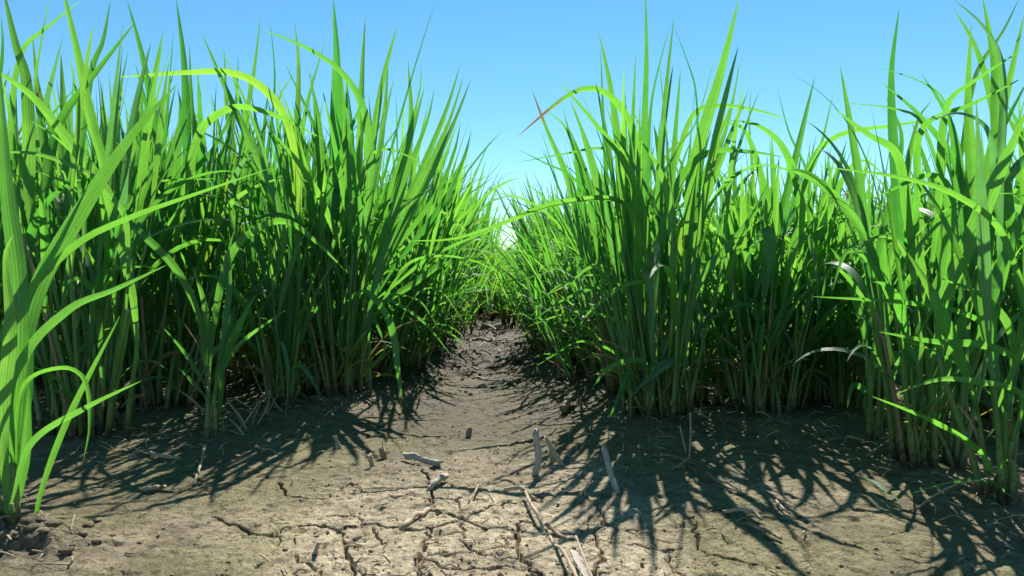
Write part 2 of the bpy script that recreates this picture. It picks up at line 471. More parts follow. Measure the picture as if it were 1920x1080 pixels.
for pts, wd in CRACKS:
    P = np.array([on_ground(*p) for p in pts])
    Q = spline(P, max(8, int(np.linalg.norm(P[-1] - P[0]) / .006)))
    jit = rc.normal(0, 1, (len(Q), 2)); jit[0] = jit[-1] = 0
    Q[:, :2] += jit * .0018 + .0045 * np.stack([perlin(Q[:, 0] * 60, Q[:, 1] * 60, 5), perlin(Q[:, 0] * 60, Q[:, 1] * 60, 6)], 1)
    for i in range(len(Q) - 1):
        e = min(1, (i + 1) / 4, (len(Q) - i) / 4)
        dd = np.abs(Q[i + 1] - Q[i]); ww = wd * (.00027 + .00040 * dd[0] / (dd[0] + dd[1] + 1e-9)) * (.75 + .5 * rc.random()) * (.55 + .45 * e)
        carve(Q[i:i + 2], max(ww, .0016), .022 if wd > 3 else .012)
# a finer net of shrinkage cracks between the big ones
i0, i1 = np.searchsorted(ys, [.50, 1.12]); j0, j1 = np.searchsorted(xs, [-.62, .62])
x, y = X[i0:i1, j0:j1], Y[i0:i1, j0:j1]
wx, wy = x + .010 * fbm(x, y, 22, 3, 81), y + .010 * fbm(x, y, 22, 3, 82)
def net(cell, seed):
    cx, cy = np.floor(wx / cell).astype(int), np.floor(wy / cell).astype(int)
    f1, f2 = np.full(x.shape, 9.), np.full(x.shape, 9.)
    tab = np.random.default_rng(seed).random((256, 256, 2))
    for a in (-1, 0, 1):
        for b in (-1, 0, 1):
            t = tab[(cx + a) % 256, (cy + b) % 256]
            d = np.hypot(wx - (cx + a + t[..., 0]) * cell, wy - (cy + b + t[..., 1]) * cell)
            f2 = np.minimum(f2, np.maximum(f1, d)); f1 = np.minimum(f1, d)
    return f2 - f1
gate = np.clip((dry_c(x, y) - .42) * 2.8, 0, 1)
for cell, wid, dep, sd, lo in ((.085, .0028, .009, 91, -.05), (.045, .0022, .004, 92, .35)):
    e = net(cell, sd)
    on = np.clip((fbm(x, y, 9, 2, sd) - lo) * 3, 0, 1) * gate
    DEP[i0:i1, j0:j1] = np.minimum(DEP[i0:i1, j0:j1], -dep * on * np.clip(1.5 * (1 - e / (wid * (.35 + .65 * on))), 0, 1))
H += DEP + LIP

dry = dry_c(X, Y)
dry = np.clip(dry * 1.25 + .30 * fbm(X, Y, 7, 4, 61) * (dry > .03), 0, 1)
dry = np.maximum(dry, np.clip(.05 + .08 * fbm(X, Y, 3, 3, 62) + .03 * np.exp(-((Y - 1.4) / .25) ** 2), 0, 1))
dry = np.clip(np.where(Y < 1.7, np.maximum(dry, (.62 + .30 * fbm(X, Y, 8, 4, 63)) * np.clip((1.30 + .35 * np.clip((np.abs(X + .05) - .1) / .2, 0, 1) - Y) / .40, 0, 1)), dry), 0, 1)  # drier front mud; also paler beside the furrow to lift the shaded soil
alg = np.clip(.55 + .6 * fbm(X, Y, 3.2, 3, 71), 0, 1) * np.clip((np.hypot(1.5 * (X + .03), (Y - .70) * .9) - .22) / .22, .05, 1)
def ground_z(x, y):
    i = int(np.clip(np.searchsorted(ys, y), 0, len(ys) - 1)); j = int(np.clip(np.searchsorted(xs, x), 0, len(xs) - 1))
    return float(H[i, j])
G = Mesh()
ny, nx = X.shape
ii, jj = np.meshgrid(np.arange(ny - 1), np.arange(nx - 1), indexing='ij')
a = (ii * nx + jj).ravel()
G.add(np.stack([X, Y, H], -1).reshape(-1, 3), np.stack([a, a + 1, a + nx + 1, a + nx], 1),
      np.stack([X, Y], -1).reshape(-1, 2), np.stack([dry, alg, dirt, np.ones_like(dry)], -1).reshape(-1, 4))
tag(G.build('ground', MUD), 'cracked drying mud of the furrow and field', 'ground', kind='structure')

# ------------------------------------------------------------------ rice growth
def blade_width(n, wmax, long_tip=.42):
    s = np.linspace(0, 1, n)
    up = np.clip(.30 + .70 * np.minimum(s / .38, 1) ** .9, 0, 1)
    tip = np.clip((1 - s) / long_tip, 0, 1) ** .80
    return wmax * up * tip + .0003

def grow_leaf(M, p0, az, th0, bend, length, wmax, rng, col, n=11, fold=.3, cols=2, power=1.6, twist=None):
    s = np.linspace(0, 1, n)
    th = th0 + bend * s ** power                               # angle from the vertical
    azs = az + rng.normal(0, .10) * s + rng.normal(0, .12) * s ** 2
    d = np.stack([np.sin(th) * np.cos(azs), np.sin(th) * np.sin(azs), np.cos(th)], 1)
    p = np.concatenate([[p0], p0 + np.cumsum((d[:-1] + d[1:]) * .5 * length / (n - 1), axis=0)])
    low = p[:, 2] < .004
    if low.any(): p[low, 2] = .004 + .002 * np.arange(low.sum())
    tw = (rng.normal(0, .5) if twist is None else twist) + rng.normal(0, .9) * s
    wd = np.stack([-np.sin(azs), np.cos(azs), 0 * s], 1)
    nr = np.cross(d, wd)
    M.ribbon(p, blade_width(n, wmax), wd * np.cos(tw)[:, None] + nr * np.sin(tw)[:, None], col, fold, cols)

def grow_clump(seed, tillers, radius, height, growth, q=1.0, stalk_each=False, fine=False):
    """returns (list of stalk meshes, foliage mesh), built round the origin"""
    rng = np.random.default_rng(seed)
    fol, stalks, one = Mesh(), [], Mesh()
    for i in range(tillers):
        r, ph = radius * math.sqrt(rng.random()), rng.random() * 2 * math.pi
        b = np.array([r * math.cos(ph), r * math.sin(ph), -.012])
        out = ph + rng.normal(0, .5)
        lean = R(abs(rng.normal(2.0, 2.5)) + 7.0 * r / max(radius, .01))
        if growth == 'young': lean = R(rng.uniform(2, 10))
        if growth in ('lush', 'low'): lean = lean * 1.6 + R(3 if growth == 'lush' else 10)
        lc = height * rng.uniform(.36, .56)
        ss = np.linspace(0, 1, 6)[:, None]
        d0 = np.array([math.sin(lean) * math.cos(out), math.sin(lean) * math.sin(out), math.cos(lean)])
        path = b + d0 * lc * ss + np.array([math.cos(out), math.sin(out), 0]) * (lc * .05 * ss ** 2)
        rr = rng.uniform(.0033, .0050) * (1 if height > .4 else .8)
        rad = rr * (1 - .55 * ss[:, 0])
        tone = rng.random()
        col = np.stack([np.full(6, tone), np.full(6, rng.random() ** 6), np.maximum(path[:, 2], 0), np.ones(6)], 1)
        M = Mesh() if stalk_each else one
        M.tube(path, rad, col, 7 if fine else 5, True)
        if stalk_each: stalks.append(M)
        nl = {'young': 2, 'tall': 3 if fine else 4, 'leafy': 4, 'lush': 5, 'arch': 4 if fine else 5, 'low': 4}[growth] - int(rng.random() < .25)
        phi = rng.random() * 2 * math.pi
        for k in range(nl):
            f = [1.0, .84, .62, .42, .26][k]
            p0 = b + d0 * lc * f + np.array([math.cos(out), math.sin(out), 0]) * (lc * .05 * f * f)
            az = phi + k * math.pi + rng.normal(0, .45)
            top = k == 0
            th0 = R(abs(rng.normal(3, 3)) if top else rng.uniform(6, 20) + 4 * k)
            if top: az = out + rng.normal(0, .6); th0 += lean * .8
            L = (height - lc) * rng.uniform(.80, 1.12) if top else height * rng.uniform(.42, .62) * (1 - .08 * k)
            arch = rng.random()
            lim = {'tall': (.78, .16), 'leafy': (.42, .30), 'young': (.7, .2), 'lush': (.30, .40), 'arch': (.22, .42), 'low': (.3, .5)}[growth]
            if top or arch < lim[0]: bend = R(abs(rng.normal(6, 9))) if top else R(rng.uniform(5, 38))
            elif arch < lim[0] + lim[1]: bend = R(rng.uniform(45, 85))
            else: bend = R(rng.uniform(90, 140))
            wm = rng.uniform(.0072, .0138) * (1.1 if top else 1.0)
            if growth in ('lush', 'low'): wm *= .72 if growth == 'lush' else .6
            if k >= 3: L *= .8; wm *= .75; th0 += R(8)
            if growth == 'arch' and top and rng.random() < .45: bend = R(rng.uniform(40, 100))
            if growth == 'lush' and top and rng.random() < .4: bend = R(rng.uniform(30, 80))
            d = rng.random()
            dryv = rng.uniform(.2, .36) if d > .975 else (rng.uniform(0, .12))
            grow_leaf(fol, p0, az, th0, bend, L, wm, rng, np.array([np.clip(rng.normal(.5, .25), 0, 1), dryv, 1.0 if rng.random() > .985 else 0.0, 1.0 if rng.random() > .24 else rng.uniform(.25, .8)]),
                      n=15 if fine else 10, fold=rng.uniform(.15, .5), cols=4 if fine else 2, power=rng.uniform(1.2, 2.4))
        if rng.random() < .7:                                   # a low leaf, often withered
            dead = rng.random() < .6
            grow_leaf(fol, b + d0 * lc * .16, rng.random() * 6.28, R(rng.uniform(12, 40)), R(rng.uniform(50, 110)), height * rng.uniform(.14, .34), rng.uniform(.004, .008), rng,
                      np.array([rng.random(), rng.uniform(.8, 1) if dead else .05, 0, 1.0]), n=9, fold=.4, cols=2)
    return (stalks if stalk_each else [one]), fol

# ---- clumps that make up the rows: a few grown sorts, copied
LABEL = {
 'LA': ('green rice clump in the first row edging the left side of the bare furrow', 'rice clumps along the left edge of the furrow'),
 'LB': ('green rice clump in the second row left of the furrow, behind its edge row', 'rice clumps of the second row left of the furrow'),
 'LC': ('tall green rice clump in the third row left of the furrow', 'rice clumps of the third row left of the furrow'),
 'LD': ('tall green rice clump deep in the block at the left side of the photo', 'rice clumps deep in the left block'),
 'RA': ('green rice clump in the first row edging the right side of the bare furrow', 'rice clumps along the right edge of the furrow'),
 'RB': ('green rice clump in the second row right of the furrow, behind its edge row', 'rice clumps of the second row right of the furrow'),
 'RC': ('arching green rice clump in the third row right of the furrow', 'rice clumps of the third row right of the furrow'),
 'RD': ('arching green rice clump deep in the block at the right side of the photo', 'rice clumps deep in the right block'),
 'LT': ('low sprawling rice tuft at the foot of the left edge row, hanging into the furrow', 'low tufts along the left side of the furrow'),
 'RT': ('low sprawling rice tuft at the foot of the right edge row, hanging into the furrow', 'low tufts along the right side of the furrow'),
 'MM': ('low green rice clump closing the far end of the bare furrow', 'rice clumps at the far end of the furrow'),
}
SORTS = []
for i in range(18):
    g = ['tall', 'tall', 'leafy', 'lush', 'arch'][i % 5] if i < 15 else 'low'
    st, fo = grow_clump(100 + i, ([30, 28, 28, 32, 26][i % 5] + (i % 3) * 2) if i < 15 else 16, .05 + .012 * (i % 3), [.66, .70, .62, .60, .62][i % 5] if i < 15 else .40, g)
    SORTS.append((g, st[0].data('stalks', STALK), fo.data('foliage', LEAF)))
pr = random.Random(3)
BY = {g: [s for s in SORTS if s[0] == g] for g in ('tall', 'leafy', 'lush', 'arch', 'low')}
protos = {}
def proto(i, label, group):
    """the first clump of a sort is built with its parts; the others are copies of it"""
    root = empty('rice_plant', (0, 0, 0))
    for nm, me in (('stalks', SORTS[i][1]), ('foliage', SORTS[i][2])):
        c = bpy.data.objects.new(nm, me); C.objects.link(c); c.parent = root
    return root
def copy_tree(o):
    r = o.copy(); C.objects.link(r)
    for ch in list(o.children):
        c = ch.copy(); C.objects.link(c); c.parent = r
    return r
for x, y, nm, sc in rows:
    if nm in ('LA', 'RA') and y > 2.9: want = 'tall'
    elif nm in ('LA', 'RA'): want = pr.choice(['lush', 'lush', 'leafy', 'tall'])
    elif nm in ('LT', 'RT'): want = 'low'
    elif nm == 'MM': want = 'lush'
    elif nm[0] == 'R': want = pr.choice(['leafy', 'arch', 'arch', 'arch', 'tall'])
    else: want = pr.choice(['tall', 'tall', 'leafy', 'tall'])
    i = pr.choice([j for j, s in enumerate(SORTS) if s[0] == want])
    if i not in protos:
        protos[i] = o = proto(i, *LABEL[nm])
    else:
        o = copy_tree(protos[i])
    o.location = (x, y, ground_z(x, y))
    tilt = (1 if y < 2.6 else -.3) * {'LA': 8, 'LT': 3, 'LB': 2, 'RA': -6, 'RT': -3, 'RB': -2}.get(nm, 0) * pr.uniform(.6, 1.3)
    o.rotation_euler = (Matrix.Rotation(R(tilt + pr.gauss(0, 2.5)), 3, 'Y') @ Matrix.Rotation(R(pr.gauss(0, 3)), 3, 'X') @ Matrix.Rotation(pr.uniform(0, 6.28), 3, 'Z')).to_euler()
    o.scale = (sc, sc, sc * pr.uniform(.95, 1.04))
    tag(o, LABEL[nm][0], 'rice plant', LABEL[nm][1])

# ---- the far field beyond the furrow's end: one mass
far = Mesh(); rf = np.random.default_rng(77)
for y in np.arange(4.75, 13, .26):
    for x in np.arange(-2.4, 2.41, .24):
        if abs(x) > .35 * y + .3: continue
        for k in range(16):
            p0 = np.array([x + rf.normal(0, .045), y + rf.normal(0, .05), rf.uniform(.02, .14)])
            grow_leaf(far, p0, rf.random() * 6.28, R(rf.uniform(2, 14)), R(rf.uniform(0, 60)), rf.uniform(.24, .38), rf.uniform(.008, .013), rf,
                      np.array([rf.random(), .05, 0, 1.]), n=6, cols=1, fold=0)
tag(far.build('distant_rice', LEAF), 'far rows of rice beyond the end of the furrow', 'rice', kind='stuff')

# ------------------------------------------------------------------ foreground clumps with the long blades seen in the photo
# blade: (points from the base to the tip in photo pixels, width in photo pixels, extra depth at base and tip in metres, tone)
#   tone: '' green, 'y' yellowing, 'b' brown tip, 'd' withered, 'p' pale green, 'k' deep green, 'g' grey sheen painted in
BL = {
 'L1': [
  ([(622,470),(628,300),(632,125),(625,-4)],27,0,-.05,'k'), ([(640,500),(648,330),(640,170),(628,60)],20,.02,.02,''),
  ([(668,420),(676,250),(680,125),(685,30)],18,0,.03,''), ([(690,420),(695,300),(715,160),(746,44)],19,.03,.05,''),
  ([(660,520),(692,390),(692,280),(680,200),(640,135),(575,90),(488,54)],18,-.05,-.16,'p'),
  ([(720,330),(762,180),(798,60),(818,2)],7,.05,.1,'k'), ([(555,420),(556,270),(560,125),(552,38)],13,.02,.08,''),
  ([(700,500),(780,340),(835,210),(863,122)],13,.02,.1,''), ([(705,520),(800,330),(845,220),(870,140)],11,.05,.12,''),
  ([(712,520),(810,320),(855,220),(883,148)],13,.0,.1,''), ([(700,480),(760,330),(800,230),(815,165)],11,.08,.12,''),
  ([(730,480),(815,370),(850,290),(864,228)],10,.06,.14,''), ([(740,500),(830,380),(868,300),(884,244)],10,.06,.16,'k'),
  ([(650,480),(700,350),(720,220),(728,110)],14,.05,.08,''), ([(670,560),(745,380),(770,240),(765,110)],16,-.02,.06,''),
  ([(640,560),(640,400),(590,240),(535,120)],10,.05,.1,'k'), ([(660,540),(740,330),(785,180),(790,110)],10,.06,.06,''),
  ([(660,420),(690,300),(720,280),(755,288),(811,318)],9,-.04,-.1,'p'),
  ([(640,600),(660,560),(690,550),(731,607),(747,704),(755,790)],15,-.08,-.16,'b'),
  ([(600,560),(540,330),(520,200),(555,130)],10,.1,.1,''), ([(590,520),(560,330),(575,200),(610,75)],10,.08,.08,''),
  ([(710,560),(780,500),(830,470),(900,440),(950,425)],9,.0,-.05,''), ([(700,600),(760,500),(820,480),(890,490),(950,520)],9,-.04,-.08,''),
  ([(700,600),(721,567),(777,531),(844,481),(903,438)],12,-.05,.1,''), ([(790,450),(811,391),(864,425),(897,461),(923,507)],7,.3,.35,'p'),
  ([(790,470),(815,420),(850,385),(933,327)],7,.3,.5,'k'), ([(740,640),(765,575),(791,544),(824,544),(854,580),(870,607)],6,.1,.0,'p'),
  ([(690,640),(700,580),(724,554),(781,561),(807,590),(824,620)],6,-.02,-.06,'p'), ([(720,640),(700,585),(720,560),(790,600),(848,668)],8,-.02,-.06,''),
  ([(600,440),(590,380),(600,330),(625,312),(632,345)],12,-.05,-.1,''), ([(690,600),(720,480),(765,400),(812,350)],17,-.06,-.02,''),
  ([(660,600),(655,420),(660,260),(650,150)],15,.01,.03,'k'), ([(610,560),(605,400),(600,240),(578,130)],13,-.02,.02,''),
 ],
 'L2': [
  ([(520,640),(500,560),(470,545),(448,575),(440,600)],10,-.02,-.06,'k'), ([(540,660),(545,560),(530,480),(545,440)],13,0,0,''),
  ([(530,690),(510,600),(500,520),(470,400),(478,330)],11,.02,.05,''), ([(545,690),(580,600),(610,560)],11,-.02,-.05,'k'),
  ([(520,700),(525,640),(540,690),(535,795)],8,-.05,-.09,'p'), ([(560,720),(555,690),(570,690),(602,742)],10,-.05,-.1,''),
  ([(535,650),(545,520),(545,415),(525,330)],12,.0,.02,'k'),
 ],
 'L3': [
  ([(295,420),(300,300),(272,130),(238,-2)],18,-.04,0,'k'), ([(240,420),(260,300),(285,160),(307,53)],13,.04,.08,''),
  ([(355,420),(350,240),(345,115),(330,-4)],18,-.02,0,'k'), ([(310,420),(308,290),(316,180),(325,60)],8,.05,.05,'k'),
  ([(530,430),(515,365),(480,290),(425,170),(378,62)],15,-.08,-.08,''), ([(555,480),(560,380),(553,290),(530,210),(480,155),(425,135),(350,136),(212,145)],16,-.02,-.1,'y'),
  ([(340,400),(370,260),(400,220),(450,200),(525,220),(612,264)],15,-.06,-.1,''), ([(320,520),(330,330),(338,200),(333,165)],17,-.04,0,''),
  ([(440,430),(455,260),(475,140),(489,28)],11,.06,.1,''), ([(480,460),(500,300),(515,160),(507,40)],8,.08,.12,'k'),
  ([(430,470),(440,320),(425,200),(420,90)],11,.06,.1,''), ([(365,460),(375,330),(360,200),(355,85)],11,.06,.1,''),
  ([(390,480),(410,330),(440,210),(447,105)],10,.06,.1,'k'), ([(285,480),(230,330),(222,200),(240,95)],10,.06,.1,'k'),
  ([(250,420),(285,350),(315,338),(415,335)],6,-.1,-.15,'p'), ([(410,420),(440,375),(480,350),(538,330)],10,-.06,-.1,'p'),
  ([(330,560),(300,420),(260,330),(215,260)],14,-.05,-.08,'k'), ([(520,440),(522,350),(528,330),(545,415)],9,-.05,-.08,'p'),
  ([(270,560),(282,420),(285,330),(240,235)],14,-.02,-.02,''), ([(300,600),(310,480),(350,340),(400,280),(448,185)],13,-.02,.02,'k'),
 ],
 'L4': [
  ([(205,440),(195,315),(170,225),(145,100),(120,-10),(110,-60)],20,-.05,-.02,''), ([(55,350),(50,155),(30,85),(4,-30)],24,-.04,-.04,''),
  ([(20,230),(40,98),(90,50),(152,0)],11,0,0,''), ([(75,230),(66,160),(80,60),(93,-8)],9,0,0,'p'),
  ([(95,300),(115,225),(185,130),(258,36)],21,-.03,0,''), ([(150,280),(172,130),(192,80),(207,2)],14,.05,.08,''),
  ([(250,560),(215,400),(178,330),(110,240),(60,180),(0,138),(-60,115)],26,-.08,-.16,''), ([(240,480),(235,410),(210,370),(165,325),(75,290),(0,285),(-40,290)],11,-.1,-.15,'p'),
  ([(60,620),(50,480),(80,390),(130,345),(165,335)],18,-.05,-.1,'k'), ([(150,360),(125,250),(110,180),(105,145)],9,0,.0,'p'),
  ([(130,420),(120,300),(75,180),(60,60)],12,.06,.1,''), ([(0,420),(-5,200),(5,90),(2,30)],12,.05,.05,'k'),
  ([(190,700),(180,560),(155,525),(130,530),(110,600)],12,-.05,-.1,'k'), ([(170,640),(185,520),(260,500),(300,505)],9,-.06,-.12,'k'),
  ([(120,560),(140,420),(122,330),(110,310)],12,-.05,-.1,'p'), ([(175,620),(230,470),(285,330),(310,300)],14,.0,.05,''),
 ],
 'L5': [
  ([(386,690),(372,590),(340,520),(300,470),(200,385),(120,340),(52,316)],14,0,-.12,''), ([(392,700),(400,620),(418,520),(445,460),(500,420),(545,418),(600,460),(648,508)],15,0,.06,''),
  ([(390,660),(385,580),(372,530),(360,500)],12,0,-.02,''), ([(410,680),(428,560),(430,470),(440,430)],12,.01,.03,''),
  ([(416,690),(440,630),(478,554)],13,.0,-.02,''), ([(415,700),(450,645),(537,580)],9,-.02,-.05,'p'),
  ([(384,720),(345,660),(300,607)],8,-.01,-.04,''), ([(382,740),(360,715),(336,690)],8,-.01,-.03,''),
  ([(388,720),(375,655),(345,605)],4,.0,.0,'d'), ([(382,770),(355,745),(325,725)],5,-.01,-.02,'d'),
  ([(408,800),(415,740),(420,650)],13,.0,.0,''),
 ],
 'L6': [
  ([(25,900),(40,700),(70,545),(150,400),(250,250),(333,157)],34,.02,.14,''), ([(22,860),(10,700),(15,600),(135,465),(240,410),(350,370),(505,316)],14,0,.1,''),
  ([(20,940),(35,700),(35,520),(15,370),(2,180),(0,120)],32,.0,.02,''), ([(22,940),(60,830),(160,765),(265,714)],12,-.02,-.02,'p'),
  ([(32,900),(43,680),(130,580),(215,543),(312,497)],16,.0,.05,'p'), ([(62,1028),(75,930),(130,780),(225,592)],11,.03,.05,'o'),
  ([(30,880),(45,725),(115,690),(158,712),(168,795),(157,862)],10,.0,-.02,''), ([(14,960),(5,780),(20,620),(10,480),(25,440)],26,-.02,-.04,'p'),
  ([(20,920),(52,760),(62,560),(120,440),(175,330)],14,.04,.1,'k'), ([(30,960),(48,850),(55,730)],18,.0,.0,''),
 ],
 'R1': [
  ([(1218,600),(1205,420),(1208,250),(1212,110),(1210,-25)],14,-.02,-.05,''), ([(1290,480),(1300,320),(1350,140),(1387,-8)],26,-.05,-.08,''),
  ([(1225,680),(1218,520),(1203,390),(1168,300),(1108,222),(1042,144)],20,-.07,-.14,''), ([(1195,480),(1197,310),(1185,240),(1150,185),(1108,165),(1060,182),(970,256)],14,-.02,-.06,'b'),
  ([(1165,420),(1160,290),(1145,165),(1122,58)],15,.03,.05,''), ([(1140,400),(1132,240),(1126,88)],9,.05,.07,'k'),
  ([(1185,400),(1186,250),(1192,98)],10,.02,.03,''), ([(1215,330),(1222,190),(1256,44)],8,.04,.05,'k'),
  ([(1238,380),(1244,220),(1264,28)],11,.03,.05,''), ([(1308,330),(1305,175),(1285,105),(1263,48)],6,.0,.04,'k'),
  ([(1236,440),(1240,280),(1262,122)],15,-.02,0,''), ([(1258,480),(1260,340),(1276,128)],13,-.03,0,''),
  ([(1262,520),(1257,385),(1232,310),(1197,258)],16,-.09,-.10,'p'), ([(1280,620),(1288,520),(1312,400),(1375,240),(1404,168)],20,-.05,-.04,''),
  ([(1285,680),(1305,540),(1385,440),(1452,343)],18,-.07,-.10,''), ([(1225,560),(1238,450),(1280,330),(1332,285),(1410,285),(1472,295)],16,-.06,-.1,''),
  ([(1268,300),(1300,215),(1340,198),(1410,205),(1487,226)],10,.02,-.02,''), ([(1216,520),(1222,452),(1232,480),(1228,570),(1222,640)],15,-.06,-.24,'p'),
  ([(1195,470),(1180,390),(1150,374),(1112,372),(1030,385),(940,420),(850,448),(760,452)],13,-.03,-.1,''), ([(1225,740),(1228,690),(1250,676),(1262,676),(1215,710),(1180,745)],16,-.06,-.12,'g'),
  ([(1212,700),(1210,682),(1185,676),(1140,692),(1110,728)],13,-.06,-.12,'p'), ([(1190,740),(1180,700),(1165,735),(1143,783)],14,-.04,-.08,'k'),
  ([(1175,620),(1180,560),(1160,540),(1110,580),(1080,620)],10,-.05,-.1,'p'), ([(1160,620),(1140,520),(1110,500),(1060,535),(1010,560)],9,-.02,-.08,'p'),
  ([(1170,520),(1130,400),(1070,330),(1020,305),(966,277)],9,.03,.0,'k'), ([(1220,420),(1190,300),(1130,278),(1050,290),(962,306)],8,.05,.0,''),
  ([(1120,470),(1100,350),(1060,240),(1015,200)],10,.1,.12,''), ([(1090,460),(1065,340),(1026,245),(997,168)],11,.12,.14,'b'),
  ([(1100,440),(1090,330),(1075,280),(1055,200)],10,.1,.12,''), ([(1310,500),(1325,350),(1365,230),(1387,120)],10,.02,.04,''),
  ([(1290,420),(1330,300),(1370,200),(1387,115)],9,.05,.06,''), ([(1255,560),(1255,420),(1245,300),(1300,240),(1340,110)],7,.03,.1,''),
  ([(1255,660),(1275,560),(1275,430),(1312,380),(1340,330)],14,-.02,-.02,'y'), ([(1205,600),(1195,480),(1180,400),(1178,300)],16,.0,.02,'k'),
  ([(1240,620),(1250,500),(1262,420),(1280,350)],16,.0,.02,'k'), ([(1262,700),(1270,620),(1300,560),(1312,600),(1325,690)],13,-.04,-.06,'k'),
  ([(1230,660),(1228,560),(1215,532),(1175,534),(1129,564),(1093,612)],10,-.06,-.12,'p'), ([(1195,640),(1180,560),(1142,524),(1096,516),(1036,544),(996,594)],7,.0,-.1,'p'),
  ([(1190,680),(1170,610),(1102,585),(1053,590),(990,612)],8,.02,-.05,'p'), ([(1200,600),(1180,520),(1150,503),(1099,496),(1053,501),(973,527)],6,.05,.0,''),
  ([(1180,700),(1150,660),(1090,640),(1040,665),(1000,690)],6,.0,-.05,''),
  ([(1270,775),(1290,740),(1315,725),(1345,735),(1358,765)],6,.0,-.02,'d'), ([(1225,790),(1205,765),(1170,768),(1143,784)],5,-.04,-.06,'d'),
  ([(1225,600),(1215,520),(1205,500),(1222,560),(1221,676)],15,-.07,-.12,'p'), ([(1150,560),(1120,540),(1060,560),(1000,600)],8,-.02,-.08,''),
 ],
 'R2': [
  ([(1430,560),(1462,420),(1495,280),(1528,143)],18,-.04,-.02,''), ([(1450,520),(1440,390),(1400,250),(1360,232),(1330,260)],13,-.02,-.06,''),
  ([(1480,480),(1500,380),(1470,280),(1420,235),(1360,225)],15,-.03,-.08,''), ([(1440,600),(1460,440),(1530,300),(1562,178)],10,.04,.06,''),
  ([(1400,500),(1410,330),(1405,230),(1408,165)],9,.05,.06,''), ([(1520,440),(1515,330),(1480,250),(1458,168)],7,.05,.08,'k'),
  ([(1480,560),(1545,420),(1590,320),(1620,300),(1660,330)],14,-.04,-.1,''), ([(1500,500),(1515,320),(1570,255),(1680,235),(1805,214)],12,-.05,-.2,''),
  ([(1420,480),(1425,440),(1440,430),(1440,520),(1436,560)],15,-.04,-.16,'g'), ([(1470,560),(1490,460),(1515,445),(1530,500),(1535,590)],12,-.05,-.1,'p'),
  ([(1420,600),(1400,570),(1330,600),(1280,650)],8,-.08,-.1,'k'), ([(1470,640),(1465,520),(1420,400),(1390,380)],13,0,-.02,''),
  ([(1445,660),(1500,560),(1560,520),(1600,545)],9,-.04,-.1,''), ([(1400,640),(1405,480),(1370,400),(1350,330)],12,.03,.05,'k'),
  ([(1440,640),(1440,520),(1460,400),(1480,330),(1470,290)],12,.02,.03,'k'),
 ],
 'R3': [
  ([(1636,700),(1655,540),(1682,450),(1727,370),(1760,358)],18,-.02,-.06,''), ([(1646,700),(1640,600),(1565,500),(1540,560),(1530,610)],9,0,-.02,''),
  ([(1634,760),(1640,660),(1660,600),(1672,500)],14,.0,.0,''), ([(1630,790),(1626,740),(1600,722),(1588,765)],11,.0,-.02,'p'),
  ([(1634,800),(1622,760),(1628,720)],9,0,0,''), ([(1642,790),(1655,760),(1690,735)],12,0,-.03,''),
 ],
 'R4': [
  ([(1690,520),(1678,320),(1671,150),(1686,14)],20,0,.02,'k'), ([(1760,620),(1766,540),(1782,400),(1772,345),(1735,330),(1630,376)],22,-.05,-.1,''),
  ([(1820,520),(1822,345),(1815,200),(1821,42)],22,-.02,-.02,''), ([(1880,330),(1865,210),(1830,90),(1788,16)],18,.02,.05,'k'),
  ([(1875,480),(1876,300),(1880,125),(1845,50),(1782,-6)],18,-.05,-.08,'g'), ([(1895,420),(1870,250),(1865,125),(1842,-8)],24,-.03,-.03,''),
  ([(1760,380),(1775,200),(1830,150),(1925,88)],14,-.02,-.1,''), ([(1720,360),(1730,240),(1830,192),(1925,142)],14,-.02,-.1,''),
  ([(1810,480),(1800,320),(1780,225),(1728,138)],15,-.01,.0,'k'), ([(1808,500),(1800,330),(1732,225),(1650,152)],14,.0,-.02,'k'),
  ([(1790,420),(1730,235),(1680,205),(1578,192)],9,.0,-.06,'p'), ([(1790,340),(1775,200),(1730,155),(1628,121)],6,.02,-.02,'k'),
  ([(1700,400),(1682,290),(1625,250),(1562,202)],16,-.05,-.08,''), ([(1850,400),(1864,310),(1850,240),(1800,212),(1740,225)],15,-.04,-.1,'g'),
  ([(1720,700),(1745,560),(1800,440),(1850,300)],14,.02,.06,''), ([(1755,800),(1790,640),(1850,520),(1920,430)],16,-.02,-.06,''),
  ([(1700,760),(1690,620),(1640,500),(1590,470),(1560,545)],14,-.02,-.06,''), ([(1715,760),(1730,600),(1690,460),(1640,445),(1590,490)],11,-.03,-.06,'p'),
  ([(1760,700),(1775,560),(1757,430),(1775,280),(1786,210)],11,.02,.05,''), ([(1730,500),(1700,350),(1720,230),(1745,190)],14,.03,.06,''),
  ([(1860,560),(1850,350),(1880,210),(1922,22)],22,.0,.02,''), ([(1800,300),(1830,140),(1880,60),(1912,-5)],10,.03,.05,''),
  ([(1770,730),(1840,620),(1800,585),(1696,567),(1524,556)],10,-.06,-.12,''), ([(1640,500),(1680,330),(1690,250),(1660,180)],12,.05,.08,'k'),
 ],
 'R5': [
  ([(1770,560),(1830,425),(1885,300),(1930,195)],36,.02,-.03,''), ([(1888,900),(1888,800),(1872,700)],16,0,-.02,''),
  ([(1890,860),(1862,886),(1836,844),(1750,790),(1635,743)],12,-.03,-.1,''), ([(1900,820),(1915,740),(1825,715),(1760,712),(1682,737)],12,-.03,-.08,'p'),
  ([(1910,800),(1940,700),(1855,650),(1750,640),(1648,622)],15,-.02,-.06,''), ([(1890,800),(1900,640),(1850,560),(1760,520)],14,.0,.0,''),
  ([(1900,720),(1925,560),(1925,460),(1930,380)],18,.0,.02,''), ([(1880,760),(1850,640),(1840,480),(1860,400)],18,.02,.05,''),
  ([(1860,640),(1868,520),(1905,440),(1940,330)],20,.0,.0,''), ([(1900,700),(1930,620),(1880,440),(1800,370),(1700,335),(1540,312)],11,-.02,-.1,''),
